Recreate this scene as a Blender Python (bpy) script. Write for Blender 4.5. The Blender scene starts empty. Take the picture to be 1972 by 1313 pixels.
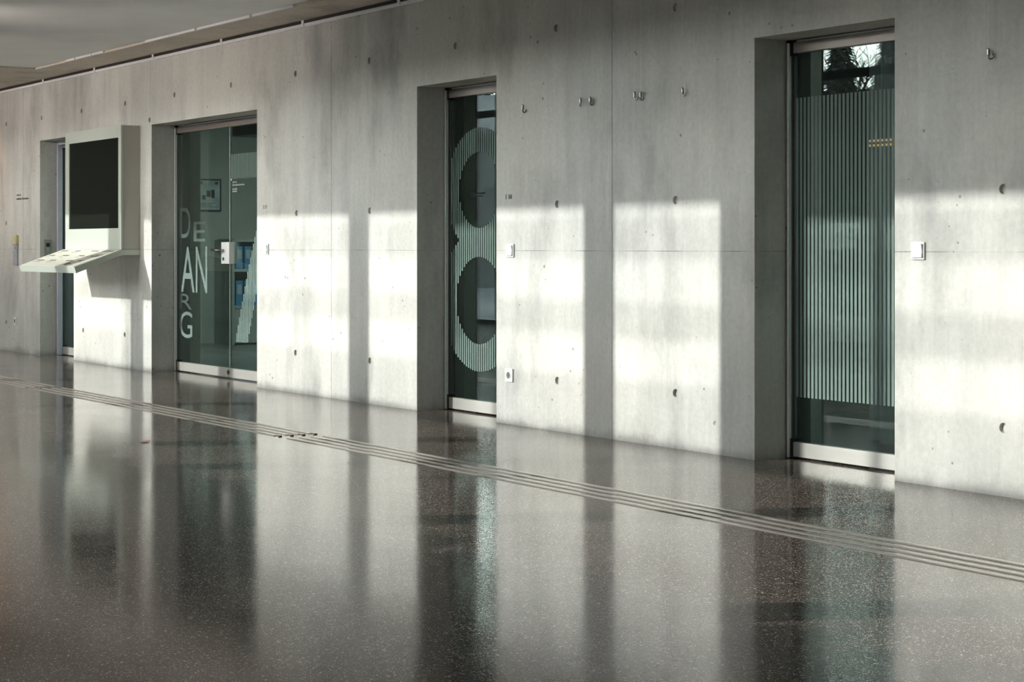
import bpy, bmesh, math, random
from mathutils import Vector, Matrix
SC = bpy.context.scene
COL = SC.collection

# ------------------------------------------------------------------ camera, sky, sun, exposure
THETA = math.atan(2333 / 3600)
CAM_Y = -6.1334
FY = -7.25
cd = bpy.data.cameras.new('camera'); cam = bpy.data.objects.new('camera', cd); COL.objects.link(cam)
cd.sensor_width = 36.0; cd.lens = 3600 / 1972 * 36
cd.shift_y = -(656.5 - 476) / 1972
cd.clip_start = 0.05; cd.clip_end = 600
cam.location = (0, CAM_Y, 1.07)
fwd = Vector((-math.cos(THETA), math.sin(THETA), 0))
cam.rotation_euler = fwd.to_track_quat('-Z', 'Y').to_euler()
SC.camera = cam

world = bpy.data.worlds.new('world'); SC.world = world; world.use_nodes = True
wn = world.node_tree; wn.nodes.clear()
wo = wn.nodes.new('ShaderNodeOutputWorld'); wb = wn.nodes.new('ShaderNodeBackground')
wt = wn.nodes.new('ShaderNodeTexCoord'); ws = wn.nodes.new('ShaderNodeSeparateXYZ'); wr = wn.nodes.new('ShaderNodeValToRGB')
wn.links.new(wt.outputs['Generated'], ws.inputs[0]); wn.links.new(ws.outputs['Z'], wr.inputs[0])
for k_, (p_, v_, t_) in enumerate(((0.0, 1.0, (0.98, 0.985, 0.965)), (0.14, 0.95, (0.98, 0.985, 0.965)), (0.34, 0.20, (0.94, 0.97, 1.0)), (0.8, 0.07, (0.8, 0.9, 1.0)))):
    e_ = wr.color_ramp.elements[k_] if k_ < 2 else wr.color_ramp.elements.new(p_)
    e_.position = p_; e_.color = (t_[0] * v_, t_[1] * v_, t_[2] * v_, 1)
# hazy winter sky: brighter on the sun's side (left, -x) than on the right
wx_ = wn.nodes.new('ShaderNodeValToRGB'); wm_ = wn.nodes.new('ShaderNodeMath'); wm_.operation = 'MULTIPLY_ADD'
wm_.inputs[1].default_value = 0.5; wm_.inputs[2].default_value = 0.5
wn.links.new(ws.outputs['X'], wm_.inputs[0]); wn.links.new(wm_.outputs[0], wx_.inputs[0])
wx_.color_ramp.elements[0].color = (1.15, 1.15, 1.15, 1); wx_.color_ramp.elements[1].color = (0.25, 0.25, 0.25, 1)
e_ = wx_.color_ramp.elements.new(0.5); e_.color = (0.8, 0.8, 0.8, 1)
e_ = wx_.color_ramp.elements.new(0.72); e_.color = (0.38, 0.38, 0.38, 1)
wmx = wn.nodes.new('ShaderNodeMix'); wmx.data_type = 'RGBA'; wmx.blend_type = 'MULTIPLY'; wmx.inputs[0].default_value = 1.0
wn.links.new(wr.outputs[0], wmx.inputs[6]); wn.links.new(wx_.outputs[0], wmx.inputs[7])
wn.links.new(wmx.outputs[2], wb.inputs[0]); wb.inputs[1].default_value = 19.0
wn.links.new(wb.outputs[0], wo.inputs[0])

AZ = 0.46
SUN_DIR = Vector((AZ, 1.0, -0.41)).normalized()
sl = bpy.data.lights.new('sun', 'SUN'); sl.energy = 4.7; sl.angle = math.radians(0.53); sl.color = (1.0, 0.975, 0.935)
sun = bpy.data.objects.new('sun', sl); COL.objects.link(sun); sun.location = (-8, -30, 15)
sun.rotation_euler = SUN_DIR.to_track_quat('-Z', 'Y').to_euler()

SC.view_settings.view_transform = 'Standard'; SC.view_settings.look = 'None'
SC.view_settings.exposure = 0.38; SC.view_settings.gamma = 1.0; SC.view_settings.use_curve_mapping = False
SC.cycles.max_bounces = 10; SC.cycles.diffuse_bounces = 5; SC.cycles.glossy_bounces = 5
SC.cycles.transparent_max_bounces = 16; SC.cycles.caustics_reflective = True
SC.cycles.blur_glossy = 0.3
SC.cycles.use_denoising = True

# ------------------------------------------------------------------ helpers: nodes
def new_mat(name):
    m = bpy.data.materials.new(name); m.use_nodes = True
    nt = m.node_tree; nt.nodes.clear()
    out = nt.nodes.new('ShaderNodeOutputMaterial')
    return m, nt, out
def nd(nt, t, **kw):
    n = nt.nodes.new(t)
    for k, v in kw.items():
        if k.startswith('i_'):
            n.inputs[k[2:].replace('_', ' ')].default_value = v
        else: setattr(n, k, v)
    return n
def L(nt, a, b): nt.links.new(a, b)
def noise(nt, vec, scale, detail=4, rough=0.55, sc3=None):
    if sc3:
        mp = nt.nodes.new('ShaderNodeMapping'); mp.inputs['Scale'].default_value = sc3
        L(nt, vec, mp.inputs[0]); vec = mp.outputs[0]
    n = nt.nodes.new('ShaderNodeTexNoise'); n.inputs['Scale'].default_value = scale
    n.inputs['Detail'].default_value = detail; n.inputs['Roughness'].default_value = rough
    L(nt, vec, n.inputs['Vector']); return n.outputs['Fac']
def ramp(nt, fac, stops):
    r = nt.nodes.new('ShaderNodeValToRGB'); e = r.color_ramp.elements
    while len(e) < len(stops): e.new(0.5)
    for i, (p, c) in enumerate(stops):
        e[i].position = p; e[i].color = (c, c, c, 1) if not isinstance(c, tuple) else (*c, 1)
    L(nt, fac, r.inputs[0]); return r.outputs[0]
def mixc(nt, fac, a, b, mode='MIX'):
    m = nt.nodes.new('ShaderNodeMix'); m.data_type = 'RGBA'; m.blend_type = mode
    for s, v in ((m.inputs[0], fac), (m.inputs[6], a), (m.inputs[7], b)):
        if hasattr(v, 'is_output'): L(nt, v, s)
        elif isinstance(v, tuple): s.default_value = (*v, 1)
        else: s.default_value = v
    return m.outputs[2]
def math_(nt, op, a, b=0.0, clamp=False):
    m = nt.nodes.new('ShaderNodeMath'); m.operation = op; m.use_clamp = clamp
    for s, v in ((m.inputs[0], a), (m.inputs[1], b)):
        if hasattr(v, 'is_output'): L(nt, v, s)
        else: s.default_value = v
    return m.outputs[0]
def pbsdf(nt, out, col=None, rough=0.5, metal=0.0, spec=0.5, bump=None, bstr=0.3, bdist=0.01):
    b = nt.nodes.new('ShaderNodeBsdfPrincipled')
    for s, v in ((b.inputs['Base Color'], col), (b.inputs['Roughness'], rough)):
        if hasattr(v, 'is_output'): L(nt, v, s)
        elif isinstance(v, tuple): s.default_value = (*v, 1)
        elif v is not None: s.default_value = v
    b.inputs['Metallic'].default_value = metal; b.inputs['Specular IOR Level'].default_value = spec
    if bump is not None:
        bn = nt.nodes.new('ShaderNodeBump'); bn.inputs['Strength'].default_value = bstr; bn.inputs['Distance'].default_value = bdist
        L(nt, bump, bn.inputs['Height']); L(nt, bn.outputs[0], b.inputs['Normal'])
    L(nt, b.outputs[0], out.inputs[0]); return b
def simple(name, col, rough=0.5, metal=0.0, spec=0.5, nscale=40, namt=0.06):
    m, nt, out = new_mat(name)
    tc = nt.nodes.new('ShaderNodeTexCoord')
    f = noise(nt, tc.outputs['Object'], nscale)
    c = mixc(nt, ramp(nt, f, [(0.3, 0.0), (0.7, 1.0)]), tuple(x * (1 - namt) for x in col), tuple(min(1, x * (1 + namt)) for x in col))
    pbsdf(nt, out, c, rough, metal, spec); return m

# ------------------------------------------------------------------ materials
def concrete(name, base, dark, joint=False, pocks=True, tint=(1, 1, 1)):
    m, nt, out = new_mat(name)
    tc = nt.nodes.new('ShaderNodeTexCoord'); P = tc.outputs['Object']
    big = noise(nt, P, 0.55, 3, 0.5)
    cloud = noise(nt, P, 1.9, 6, 0.62)
    streak = noise(nt, P, 1.0, 5, 0.6, (5.5, 5.5, 0.55))
    fine = noise(nt, P, 34, 6, 0.7)
    fstreak = noise(nt, P, 1.0, 4, 0.6, (45, 45, 3.0))
    c = mixc(nt, ramp(nt, cloud, [(0.30, 0.0), (0.68, 1.0)]), dark, base)
    c = mixc(nt, 0.5, c, mixc(nt, ramp(nt, streak, [(0.3, 0.0), (0.62, 1.0)]), dark, base))
    c = mixc(nt, ramp(nt, big, [(0.35, 0.0), (0.65, 0.55)]), c, tuple(min(1, b * 1.08 * t) for b, t in zip(base, (1.03, 1.0, 0.95))))
    g = ramp(nt, fine, [(0.25, 0.86), (0.75, 1.08)])
    c = mixc(nt, 1.0, c, g, 'MULTIPLY')
    c = mixc(nt, 1.0, c, ramp(nt, fstreak, [(0.3, 0.965), (0.7, 1.02)]), 'MULTIPLY')
    # a few darker drifting stains
    st = noise(nt, P, 0.9, 5, 0.65, (1.6, 1.6, 0.7))
    c = mixc(nt, 1.0, c, ramp(nt, st, [(0.52, 1.0), (0.70, 0.66)]), 'MULTIPLY')
    bumpv = fine
    if pocks:
        v = nd(nt, 'ShaderNodeTexVoronoi'); v.inputs['Scale'].default_value = 13; L(nt, P, v.inputs['Vector'])
        rr = noise(nt, P, 3.0, 2)
        thr = math_(nt, 'MULTIPLY', math_(nt, 'SUBTRACT', rr, 0.44), 0.55)
        pk = math_(nt, 'LESS_THAN', v.outputs['Distance'], thr)
        c = mixc(nt, math_(nt, 'MULTIPLY', pk, 0.62), c, (0.10, 0.10, 0.085))
        v2 = nd(nt, 'ShaderNodeTexVoronoi'); v2.inputs['Scale'].default_value = 60; L(nt, P, v2.inputs['Vector'])
        pk2 = math_(nt, 'LESS_THAN', v2.outputs['Distance'], math_(nt, 'MULTIPLY', math_(nt, 'SUBTRACT', cloud, 0.49), 1.2))
        c = mixc(nt, math_(nt, 'MULTIPLY', pk2, 0.3), c, (0.12, 0.12, 0.10))
    if joint:
        sp = nt.nodes.new('ShaderNodeSeparateXYZ'); L(nt, P, sp.inputs[0])
        dz = math_(nt, 'ABSOLUTE', math_(nt, 'SUBTRACT', sp.outputs['Z'], 1.0495))
        ln = math_(nt, 'LESS_THAN', dz, 0.0022)
        br = ramp(nt, noise(nt, P, 1.0, 3, 0.6, (2.2, 2.2, 0.1)), [(0.42, 0.12), (0.6, 0.75)])
        c = mixc(nt, math_(nt, 'MULTIPLY', ln, br), c, (0.13, 0.13, 0.11))
        # darker band with an uneven top right above the floor
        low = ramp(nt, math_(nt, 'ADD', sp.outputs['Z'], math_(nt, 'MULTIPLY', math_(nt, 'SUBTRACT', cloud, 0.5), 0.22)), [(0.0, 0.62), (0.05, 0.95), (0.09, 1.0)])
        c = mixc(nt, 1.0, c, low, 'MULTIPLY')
    pbsdf(nt, out, c, 0.75, 0, 0.25, bumpv, 0.12, 0.004)
    return m
M = {}
M['concrete'] = concrete('board_concrete', (0.61, 0.615, 0.585), (0.37, 0.375, 0.355), joint=True)
M['soffit'] = concrete('soffit_concrete', (0.70, 0.64, 0.56), (0.52, 0.48, 0.42), pocks=False)
M['ceiling'] = simple('ceiling_render', (0.88, 0.89, 0.87), 0.9, 0, 0.1, 3, 0.03)
M['plaster'] = simple('grey_plaster', (0.36, 0.37, 0.35), 0.9, 0, 0.2, 3, 0.06)
M['darkwood'] = simple('dark_timber_cladding', (0.10, 0.085, 0.07), 0.6, 0, 0.3, 5, 0.2)  # dark tone put in so unseen walls bounce little light
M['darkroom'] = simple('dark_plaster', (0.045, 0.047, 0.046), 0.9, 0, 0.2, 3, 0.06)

def terrazzo():
    m, nt, out = new_mat('dark_terrazzo')
    tc = nt.nodes.new('ShaderNodeTexCoord'); P = tc.outputs['Object']
    v = nd(nt, 'ShaderNodeTexVoronoi'); v.inputs['Scale'].default_value = 210; L(nt, P, v.inputs['Vector'])
    v2 = nd(nt, 'ShaderNodeTexVoronoi'); v2.inputs['Scale'].default_value = 95; L(nt, P, v2.inputs['Vector'])
    sep = nt.nodes.new('ShaderNodeSeparateColor'); L(nt, v.outputs['Color'], sep.inputs[0])
    sep2 = nt.nodes.new('ShaderNodeSeparateColor'); L(nt, v2.outputs['Color'], sep2.inputs[0])
    base = mixc(nt, noise(nt, P, 1.3, 4), (0.055, 0.042, 0.036), (0.085, 0.066, 0.056))
    sm = math_(nt, 'MULTIPLY', math_(nt, 'GREATER_THAN', sep.outputs[0], 0.5), math_(nt, 'LESS_THAN', v.outputs['Distance'], 0.40))
    c1 = ramp(nt, sep.outputs[1], [(0.0, (0.30, 0.21, 0.175)), (0.6, (0.62, 0.48, 0.41)), (1.0, (0.97, 0.88, 0.80))])
    c = mixc(nt, sm, base, c1)
    lg = math_(nt, 'MULTIPLY', math_(nt, 'GREATER_THAN', sep2.outputs[0], 0.84), math_(nt, 'LESS_THAN', v2.outputs['Distance'], 0.34))
    c2 = ramp(nt, sep2.outputs[1], [(0.0, (0.25, 0.20, 0.17)), (1.0, (0.95, 0.88, 0.78))])
    c = mixc(nt, lg, c, c2)
    r = ramp(nt, noise(nt, P, 2.3, 5, 0.6), [(0.3, 0.09), (0.7, 0.14)])
    wav = noise(nt, P, 5.0, 3, 0.5)
    b = pbsdf(nt, out, c, r, 0, 0.5, wav, 0.05, 0.002)
    b.inputs['IOR'].default_value = 1.42
    return m
M['terrazzo'] = terrazzo()

def alu(name, col=(0.80, 0.79, 0.76), rough=0.32):
    m, nt, out = new_mat(name)
    tc = nt.nodes.new('ShaderNodeTexCoord')
    f = noise(nt, tc.outputs['Object'], 1.0, 3, 0.5, (2, 2, 300))
    c = mixc(nt, f, tuple(x * 0.9 for x in col), col)
    pbsdf(nt, out, c, rough, 0.75, 0.5); return m
M['alu'] = alu('brushed_aluminium', (0.56, 0.55, 0.51), 0.42)
M['bronze'] = alu('brown_anodised_rail', (0.33, 0.29, 0.265), 0.4)
M['steel'] = alu('floor_strip_steel', (0.62, 0.58, 0.54), 0.28)
M['chrome'] = simple('hook_steel', (0.35, 0.35, 0.34), 0.25, 1.0)
M['darksteel'] = simple('dark_gap', (0.012, 0.013, 0.013), 0.6)
M['seal'] = simple('grey_seal', (0.10, 0.115, 0.11), 0.5)
M['stripmetal'] = simple('frame_edge_strip', (0.72, 0.77, 0.75), 0.4, 0.3)
M['whiteplastic'] = simple('white_plastic', (0.80, 0.82, 0.80), 0.35, 0, 0.5, 20, 0.01)
M['greyplastic'] = simple('grey_plastic', (0.42, 0.43, 0.45), 0.4)
M['yellow'] = simple('pale_yellow_plastic', (0.62, 0.55, 0.28), 0.5)
M['railwhite'] = simple('white_lacquered_rail', (0.80, 0.78, 0.80), 0.35)
M['ink'] = simple('black_print', (0.02, 0.02, 0.02), 0.6)
M['paleprint'] = simple('pale_print', (0.75, 0.78, 0.72), 0.6)
M['kiosk'] = simple('pale_green_grey_lacquer', (0.49, 0.535, 0.475), 0.35, 0, 0.5, 6, 0.015)
M['kioskside'] = simple('warm_grey_lacquer', (0.42, 0.41, 0.37), 0.45, 0, 0.4, 6, 0.015)
M['paneltop'] = simple('ivory_relief_panel', (0.62, 0.62, 0.54), 0.5, 0, 0.4, 8, 0.02)
M['screen'] = simple('switched_off_screen', (0.012, 0.015, 0.012), 0.12, 0, 0.25, 6, 0.02)
M['orange'] = simple('orange_paper', (0.85, 0.42, 0.24), 0.7)
M['blue'] = simple('blue_binder_card', (0.05, 0.22, 0.45), 0.5)
M['shelfboard'] = simple('grey_laminate', (0.33, 0.36, 0.35), 0.5)
M['paper'] = simple('notice_paper', (0.40, 0.44, 0.45), 0.7, 0, 0.3, 12, 0.25)
M['beige'] = simple('beige_binder_card', (0.5, 0.44, 0.3), 0.6)
M['black'] = simple('black_lacquer', (0.01, 0.01, 0.012), 0.4)
M['officefloor'] = simple('office_linoleum', (0.11, 0.12, 0.125), 0.3, 0, 0.5, 8, 0.1)

def glass_mat(name, tint, ior=1.52, haze=0.0, hz=(0.3, 0.4, 0.37)):
    m, nt, out = new_mat(name)
    geo = nt.nodes.new('ShaderNodeNewGeometry')
    i = math_(nt, 'ADD', ior, math_(nt, 'MULTIPLY', geo.outputs['Backfacing'], 1 / ior - ior))
    fr = nt.nodes.new('ShaderNodeFresnel'); L(nt, i, fr.inputs['IOR'])
    tr = nt.nodes.new('ShaderNodeBsdfTransparent'); tr.inputs[0].default_value = (*tint, 1)
    gl = nt.nodes.new('ShaderNodeBsdfGlossy'); gl.inputs['Roughness'].default_value = 0.0
    gl.inputs[0].default_value = (0.92, 1.0, 0.97, 1)
    base = tr.outputs[0]
    if haze > 0:
        df = nt.nodes.new('ShaderNodeBsdfDiffuse'); df.inputs[0].default_value = (*hz, 1)
        mm = nt.nodes.new('ShaderNodeMixShader'); mm.inputs[0].default_value = haze
        L(nt, tr.outputs[0], mm.inputs[1]); L(nt, df.outputs[0], mm.inputs[2]); base = mm.outputs[0]
    mx = nt.nodes.new('ShaderNodeMixShader'); L(nt, fr.outputs[0], mx.inputs[0]); L(nt, base, mx.inputs[1]); L(nt, gl.outputs[0], mx.inputs[2])
    L(nt, mx.outputs[0], out.inputs[0]); return m
M['glass'] = glass_mat('door_glass', (0.70, 0.80, 0.76), 1.52, 0.012)
M['clear'] = glass_mat('facade_glass', (0.97, 0.985, 0.98), 1.45)
def film_mat(name, col, cover):
    m, nt, out = new_mat(name)
    tr = nt.nodes.new('ShaderNodeBsdfTransparent')
    df = nt.nodes.new('ShaderNodeBsdfDiffuse'); df.inputs[0].default_value = (*col, 1)
    mx = nt.nodes.new('ShaderNodeMixShader'); mx.inputs[0].default_value = cover
    L(nt, tr.outputs[0], mx.inputs[1]); L(nt, df.outputs[0], mx.inputs[2]); L(nt, mx.outputs[0], out.inputs[0]); return m
M['film'] = film_mat('frosted_film', (0.20, 0.27, 0.245), 0.72)
M['dimfilm'] = film_mat('thin_letter_film', (0.20, 0.26, 0.24), 0.2)
M['letterfilm'] = film_mat('faint_letter_film', (0.24, 0.31, 0.29), 0.42)
M['curtain'] = film_mat('white_voile', (0.75, 0.78, 0.80), 0.55)

def snow_mat():
    m, nt, out = new_mat('snow'); tc = nt.nodes.new('ShaderNodeTexCoord')
    f = noise(nt, tc.outputs['Object'], 0.8, 6, 0.6)
    c = mixc(nt, ramp(nt, f, [(0.35, 0.0), (0.6, 1.0)]), (0.62, 0.66, 0.74), (0.86, 0.88, 0.92))
    pbsdf(nt, out, c, 0.8, 0, 0.2, f, 0.5, 0.15); return m
M['snow'] = snow_mat()
def snowy(name, col, lo, hi, sc=3.0, speck=0.5):
    """bark or foliage with snow lying on whatever faces the sky"""
    m, nt, out = new_mat(name); geo = nt.nodes.new('ShaderNodeNewGeometry'); tc = nt.nodes.new('ShaderNodeTexCoord')
    sp = nt.nodes.new('ShaderNodeSeparateXYZ'); L(nt, geo.outputs['Normal'], sp.inputs[0])
    f = noise(nt, tc.outputs['Object'], sc, 4, 0.6)
    a = math_(nt, 'ADD', sp.outputs['Z'], math_(nt, 'MULTIPLY', math_(nt, 'SUBTRACT', f, 0.5), speck))
    s = ramp(nt, a, [(lo, 0.0), (hi, 1.0)])
    c0 = mixc(nt, f, tuple(x * 0.6 for x in col), tuple(x * 1.4 for x in col))
    c = mixc(nt, s, c0, (0.85, 0.88, 0.92))
    pbsdf(nt, out, c, 0.85, 0, 0.2); return m
M['bark'] = snowy('snowy_bark', (0.045, 0.036, 0.030), 0.62, 0.8, 2.0, 0.9)
M['hedge'] = snowy('snowy_hedge_leaf', (0.05, 0.06, 0.045), -0.8, -0.3, 4.0, 0.9)
M['conifer'] = snowy('snowy_needles', (0.02, 0.032, 0.024), 0.5, 0.9, 3.0, 1.0)
def hill_mat():
    m, nt, out = new_mat('winter_hillside'); tc = nt.nodes.new('ShaderNodeTexCoord'); P = tc.outputs['Object']
    f = noise(nt, P, 0.5, 8, 0.75); g = noise(nt, P, 3.0, 5, 0.7)
    c = mixc(nt, ramp(nt, f, [(0.4, 0.0), (0.6, 1.0)]), (0.05, 0.042, 0.038), (0.10, 0.085, 0.075))
    c = mixc(nt, ramp(nt, g, [(0.55, 0.0), (0.63, 0.9)]), c, (0.6, 0.62, 0.66))
    pbsdf(nt, out, c, 0.9, 0, 0.1); return m
M['hill'] = hill_mat()

# ------------------------------------------------------------------ helpers: meshes
def box(bm, a, b, bevel=0.0):
    x0, x1 = sorted((a[0], b[0])); y0, y1 = sorted((a[1], b[1])); z0, z1 = sorted((a[2], b[2]))
    vs = [bm.verts.new(p) for p in ((x0, y0, z0), (x1, y0, z0), (x1, y1, z0), (x0, y1, z0), (x0, y0, z1), (x1, y0, z1), (x1, y1, z1), (x0, y1, z1))]
    fs = [bm.faces.new([vs[i] for i in f]) for f in ((0, 3, 2, 1), (4, 5, 6, 7), (0, 1, 5, 4), (1, 2, 6, 5), (2, 3, 7, 6), (3, 0, 4, 7))]
    if bevel > 0:
        es = list({e for f in fs for e in f.edges})
        bmesh.ops.bevel(bm, geom=es, offset=bevel, segments=2, affect='EDGES', profile=0.5)
def cyl(bm, p0, p1, r0, r1=None, seg=16, cap=True):
    r1 = r0 if r1 is None else r1
    p0 = Vector(p0); p1 = Vector(p1); d = (p1 - p0).normalized()
    u = d.orthogonal().normalized(); w = d.cross(u)
    A = []; B = []
    for i in range(seg):
        a = 2 * math.pi * i / seg; o = u * math.cos(a) + w * math.sin(a)
        A.append(bm.verts.new(p0 + o * r0)); B.append(bm.verts.new(p1 + o * r1))
    for i in range(seg):
        j = (i + 1) % seg; bm.faces.new((A[i], A[j], B[j], B[i]))
    if cap:
        bm.faces.new(A[::-1]); bm.faces.new(B)
def tube(bm, pts, r, seg=8):
    pts = [Vector(p) for p in pts]; rings = []
    prev = None
    for k, p in enumerate(pts):
        d = (pts[min(k + 1, len(pts) - 1)] - pts[max(k - 1, 0)]).normalized()
        u = (prev - d * prev.dot(d)).normalized() if prev is not None else d.orthogonal().normalized()
        prev = u; w = d.cross(u)
        rr = r[k] if isinstance(r, (list, tuple)) else r
        rings.append([bm.verts.new(p + (u * math.cos(2 * math.pi * i / seg) + w * math.sin(2 * math.pi * i / seg)) * rr) for i in range(seg)])
    for a, b in zip(rings, rings[1:]):
        for i in range(seg):
            j = (i + 1) % seg; bm.faces.new((a[i], a[j], b[j], b[i]))
    bm.faces.new(rings[0][::-1]); bm.faces.new(rings[-1])
def prism_x(bm, prof, x0, x1):
    A = [bm.verts.new((x0, y, z)) for y, z in prof]; B = [bm.verts.new((x1, y, z)) for y, z in prof]
    n = len(prof)
    for i in range(n):
        j = (i + 1) % n; bm.faces.new((A[i], A[j], B[j], B[i]))
    bm.faces.new(A[::-1]); bm.faces.new(B)
    bmesh.ops.recalc_face_normals(bm, faces=bm.faces)
def obj(name, bm, mat, parent=None, smooth=False, loc=None):
    bmesh.ops.recalc_face_normals(bm, faces=bm.faces)
    me = bpy.data.meshes.new(name); bm.to_mesh(me); bm.free()
    me.materials.append(M[mat] if isinstance(mat, str) else mat)
    if smooth:
        for p in me.polygons: p.use_smooth = True
    o = bpy.data.objects.new(name, me); COL.objects.link(o)
    if parent: o.parent = parent
    if loc: o.location = loc
    return o
def mb(*boxes, bevel=0.0):
    bm = bmesh.new()
    for a, b in boxes: box(bm, a, b, bevel)
    return bm
def struct(name, bm, mat, parent=None, **k):
    o = obj(name, bm, mat, parent, **k)
    if parent is None: o['kind'] = 'structure'
    return o
def tag(o, label, cat, group=None, kind=None):
    o['label'] = label; o['category'] = cat
    if group: o['group'] = group
    if kind: o['kind'] = kind
    return o
def thing(name, loc, label, cat, group=None):
    o = bpy.data.objects.new(name, None); COL.objects.link(o); o.location = loc; o.empty_display_size = 0.1
    return tag(o, label, cat, group)
def copy_tree(o, loc, label, group=None):
    c = o.copy(); COL.objects.link(c); c.location = loc; c['label'] = label
    if group: c['group'] = group
    for ch in list(o.children):
        d = ch.copy(); COL.objects.link(d); d.parent = c
        for g in list(ch.children):
            e = g.copy(); COL.objects.link(e); e.parent = d
    return c
def text_bm(txt, width, height, depth=0.001):
    """real letter shapes, scaled to width x height, lying in xz facing -y, origin lower left"""
    cu = bpy.data.curves.new('t', 'FONT'); cu.body = txt; cu.extrude = 0.0
    o = bpy.data.objects.new('t', cu); COL.objects.link(o)
    bpy.context.view_layer.update()
    me = bpy.data.meshes.new_from_object(o.evaluated_get(bpy.context.evaluated_depsgraph_get()))
    bpy.data.objects.remove(o); bpy.data.curves.remove(cu)
    xs = [v.co.x for v in me.vertices]; ys = [v.co.y for v in me.vertices]
    sx = width / (max(xs) - min(xs)); sy = height / (max(ys) - min(ys))
    bm = bmesh.new(); bm.from_mesh(me); bpy.data.meshes.remove(me)
    mx, my = min(xs), min(ys)
    for v in bm.verts: v.co = Vector(((v.co.x - mx) * sx, 0, (v.co.y - my) * sy))
    r = bmesh.ops.extrude_face_region(bm, geom=list(bm.faces))
    for v in [g for g in r['geom'] if isinstance(g, bmesh.types.BMVert)]: v.co.y -= depth
    return bm
def move_bm(bm, v):
    bmesh.ops.translate(bm, verts=bm.verts, vec=v); return bm

# ------------------------------------------------------------------ the hall: concrete wall with four door openings
DOORS = [(-18.043, -17.082), (-15.155, -13.047), (-10.608, -9.639), (-7.223, -6.238)]
HEAD = 2.122; WT = 0.45; CEIL = 2.72
TIES = [(x, 2.345) for x in (-19.096, -17.997, -16.872, -15.769, -14.655, -13.522, -12.389, -11.26, -10.123, -8.992, -7.866)] + \
       [(-15.202, 2.165)] + [(x, 1.32) for x in (-19.096, -12.372, -11.253, -8.981, -7.866, -5.587)] + \
       [(x, 0.295) for x in (-19.096, -16.83, -15.782, -12.389, -11.253, -8.981, -7.866, -5.587, -4.46)] + [(-4.46, 1.32)]
def build_wall():
    bm = mb(((-25, 0, 0), (5, WT, CEIL + 0.02)))
    w = struct('wall_back', bm, 'concrete')
    cb = mb(*[((a, -0.2, -0.2), (b, WT + 0.2, HEAD)) for a, b in DOORS])
    for x in (-11.820, -8.438, -5.05, -18.56):
        box(cb, (x - 0.0022, -0.2, -0.1), (x + 0.0022, 0.004, 3))
    box(cb, (-15.182, -0.2, HEAD + 0.02), (-15.178, 0.003, 3))
    for x, z in TIES:
        cyl(cb, (x, -0.05, z), (x, 0.016, z), 0.0265, 0.021, 28)
    # chipped arrises by the openings
    rnd = random.Random(4)
    bmesh.ops.recalc_face_normals(cb, faces=cb.faces)
    cut = obj('cutter', cb, 'concrete')
    md = w.modifiers.new('b', 'BOOLEAN'); md.operation = 'DIFFERENCE'; md.solver = 'EXACT'; md.use_self = True; md.object = cut
    bpy.context.view_layer.update()
    me = bpy.data.meshes.new_from_object(w.evaluated_get(bpy.context.evaluated_depsgraph_get()))
    w.modifiers.clear(); w.data = me
    bpy.data.objects.remove(cut)
    return w
build_wall()
struct('floor', mb(((-25, -7.4, -0.12), (5, 0.5, 0))), 'terrazzo')
# ceilings: concrete margin strip along the wall, smooth grey panel, high ceiling over the glazed side
struct('trim_1', mb(((-25, -0.40, CEIL), (5, 0.0, CEIL + 0.3)), ((-25, -3.48, CEIL), (-17.0, -0.40, CEIL + 0.3))), 'soffit')
struct('ceiling', mb(((-17.0, -3.48, CEIL + 0.018), (5, -0.415, CEIL + 0.3)), ((-25, -7.4, 4.4), (5, -3.3, 4.6)), ((-25, -3.48, CEIL + 0.3), (5, -3.40, 4.4))), 'ceiling')
bm = bmesh.new(); rnd = random.Random(2); x = -17.0
while x < 5:
    l = rnd.uniform(0.15, 0.9)
    if rnd.random() < 0.9: box(bm, (x, -0.4155, CEIL + 0.001), (min(x + l, 5), -0.4005 + rnd.uniform(-0.002, 0.002), CEIL + 0.0175))
    x += l + rnd.uniform(0.005, 0.04)
struct('trim_2', bm, 'railwhite')  # ragged white strip standing in for the lit edge of the ceiling panel
struct('wall_left', mb(((-25.3, -7.4, 0), (-25, 0.5, 4.5))), 'concrete')
struct('wall_front', mb(((-5.5, FY - 0.3, 0), (5, FY, 4.5))), 'darkwood')  # opaque end of the facade, added out of view to keep the jambs dim
struct('wall_pier', mb(((-25, -4.95, 0), (-20.3, -4.65, 4.4))), 'concrete')  # unseen pier added to keep the sun off the far left wall
struct('wall_right', mb(((5, -7.4, 0), (5.3, 0.5, 4.5))), 'darkwood')

# ------------------------------------------------------------------ facade (behind the camera: it lights the hall and is mirrored in the doors)

bm = bmesh.new()
for z0, z1 in ((0, 0.06), (2.88, 2.97), (4.3, 4.42)):
    box(bm, (-25, FY - 0.09, z0), (-5.5, FY, z1))
for wx in (-21.9, -19.6, -18.0, -15.49, -14.2, -10.1, -8.565, -7.35, -6.7, -5.22, -3.03):
    x = wx + AZ * FY
    box(bm, (x - 0.025, FY - 0.09, 0.06), (x + 0.025, FY, 4.3))
fr = struct('window_1', bm, 'darksteel')
struct('glass_pane', mb(((-25, FY - 0.05, 0.06), (-5.5, FY - 0.045, 4.3))), 'clear', fr)
m_, nt_, out_ = new_mat('fine_printed_glass'); tr_ = nt_.nodes.new('ShaderNodeBsdfTransparent'); tr_.inputs[0].default_value = (0.85, 0.85, 0.85, 1); L(nt_, tr_.outputs[0], out_.inputs[0]); M['printed'] = m_
for z0_, z1_ in ((3.99, 4.24), (3.56, 3.76), (0.07, 3.33)):  # added sheets dim the sun, leaving brighter bands on the wall
    obj('printed_band', mb(((-25, FY - 0.040, z0_), (-5.52, FY - 0.037, z1_))), 'printed', fr)
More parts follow.
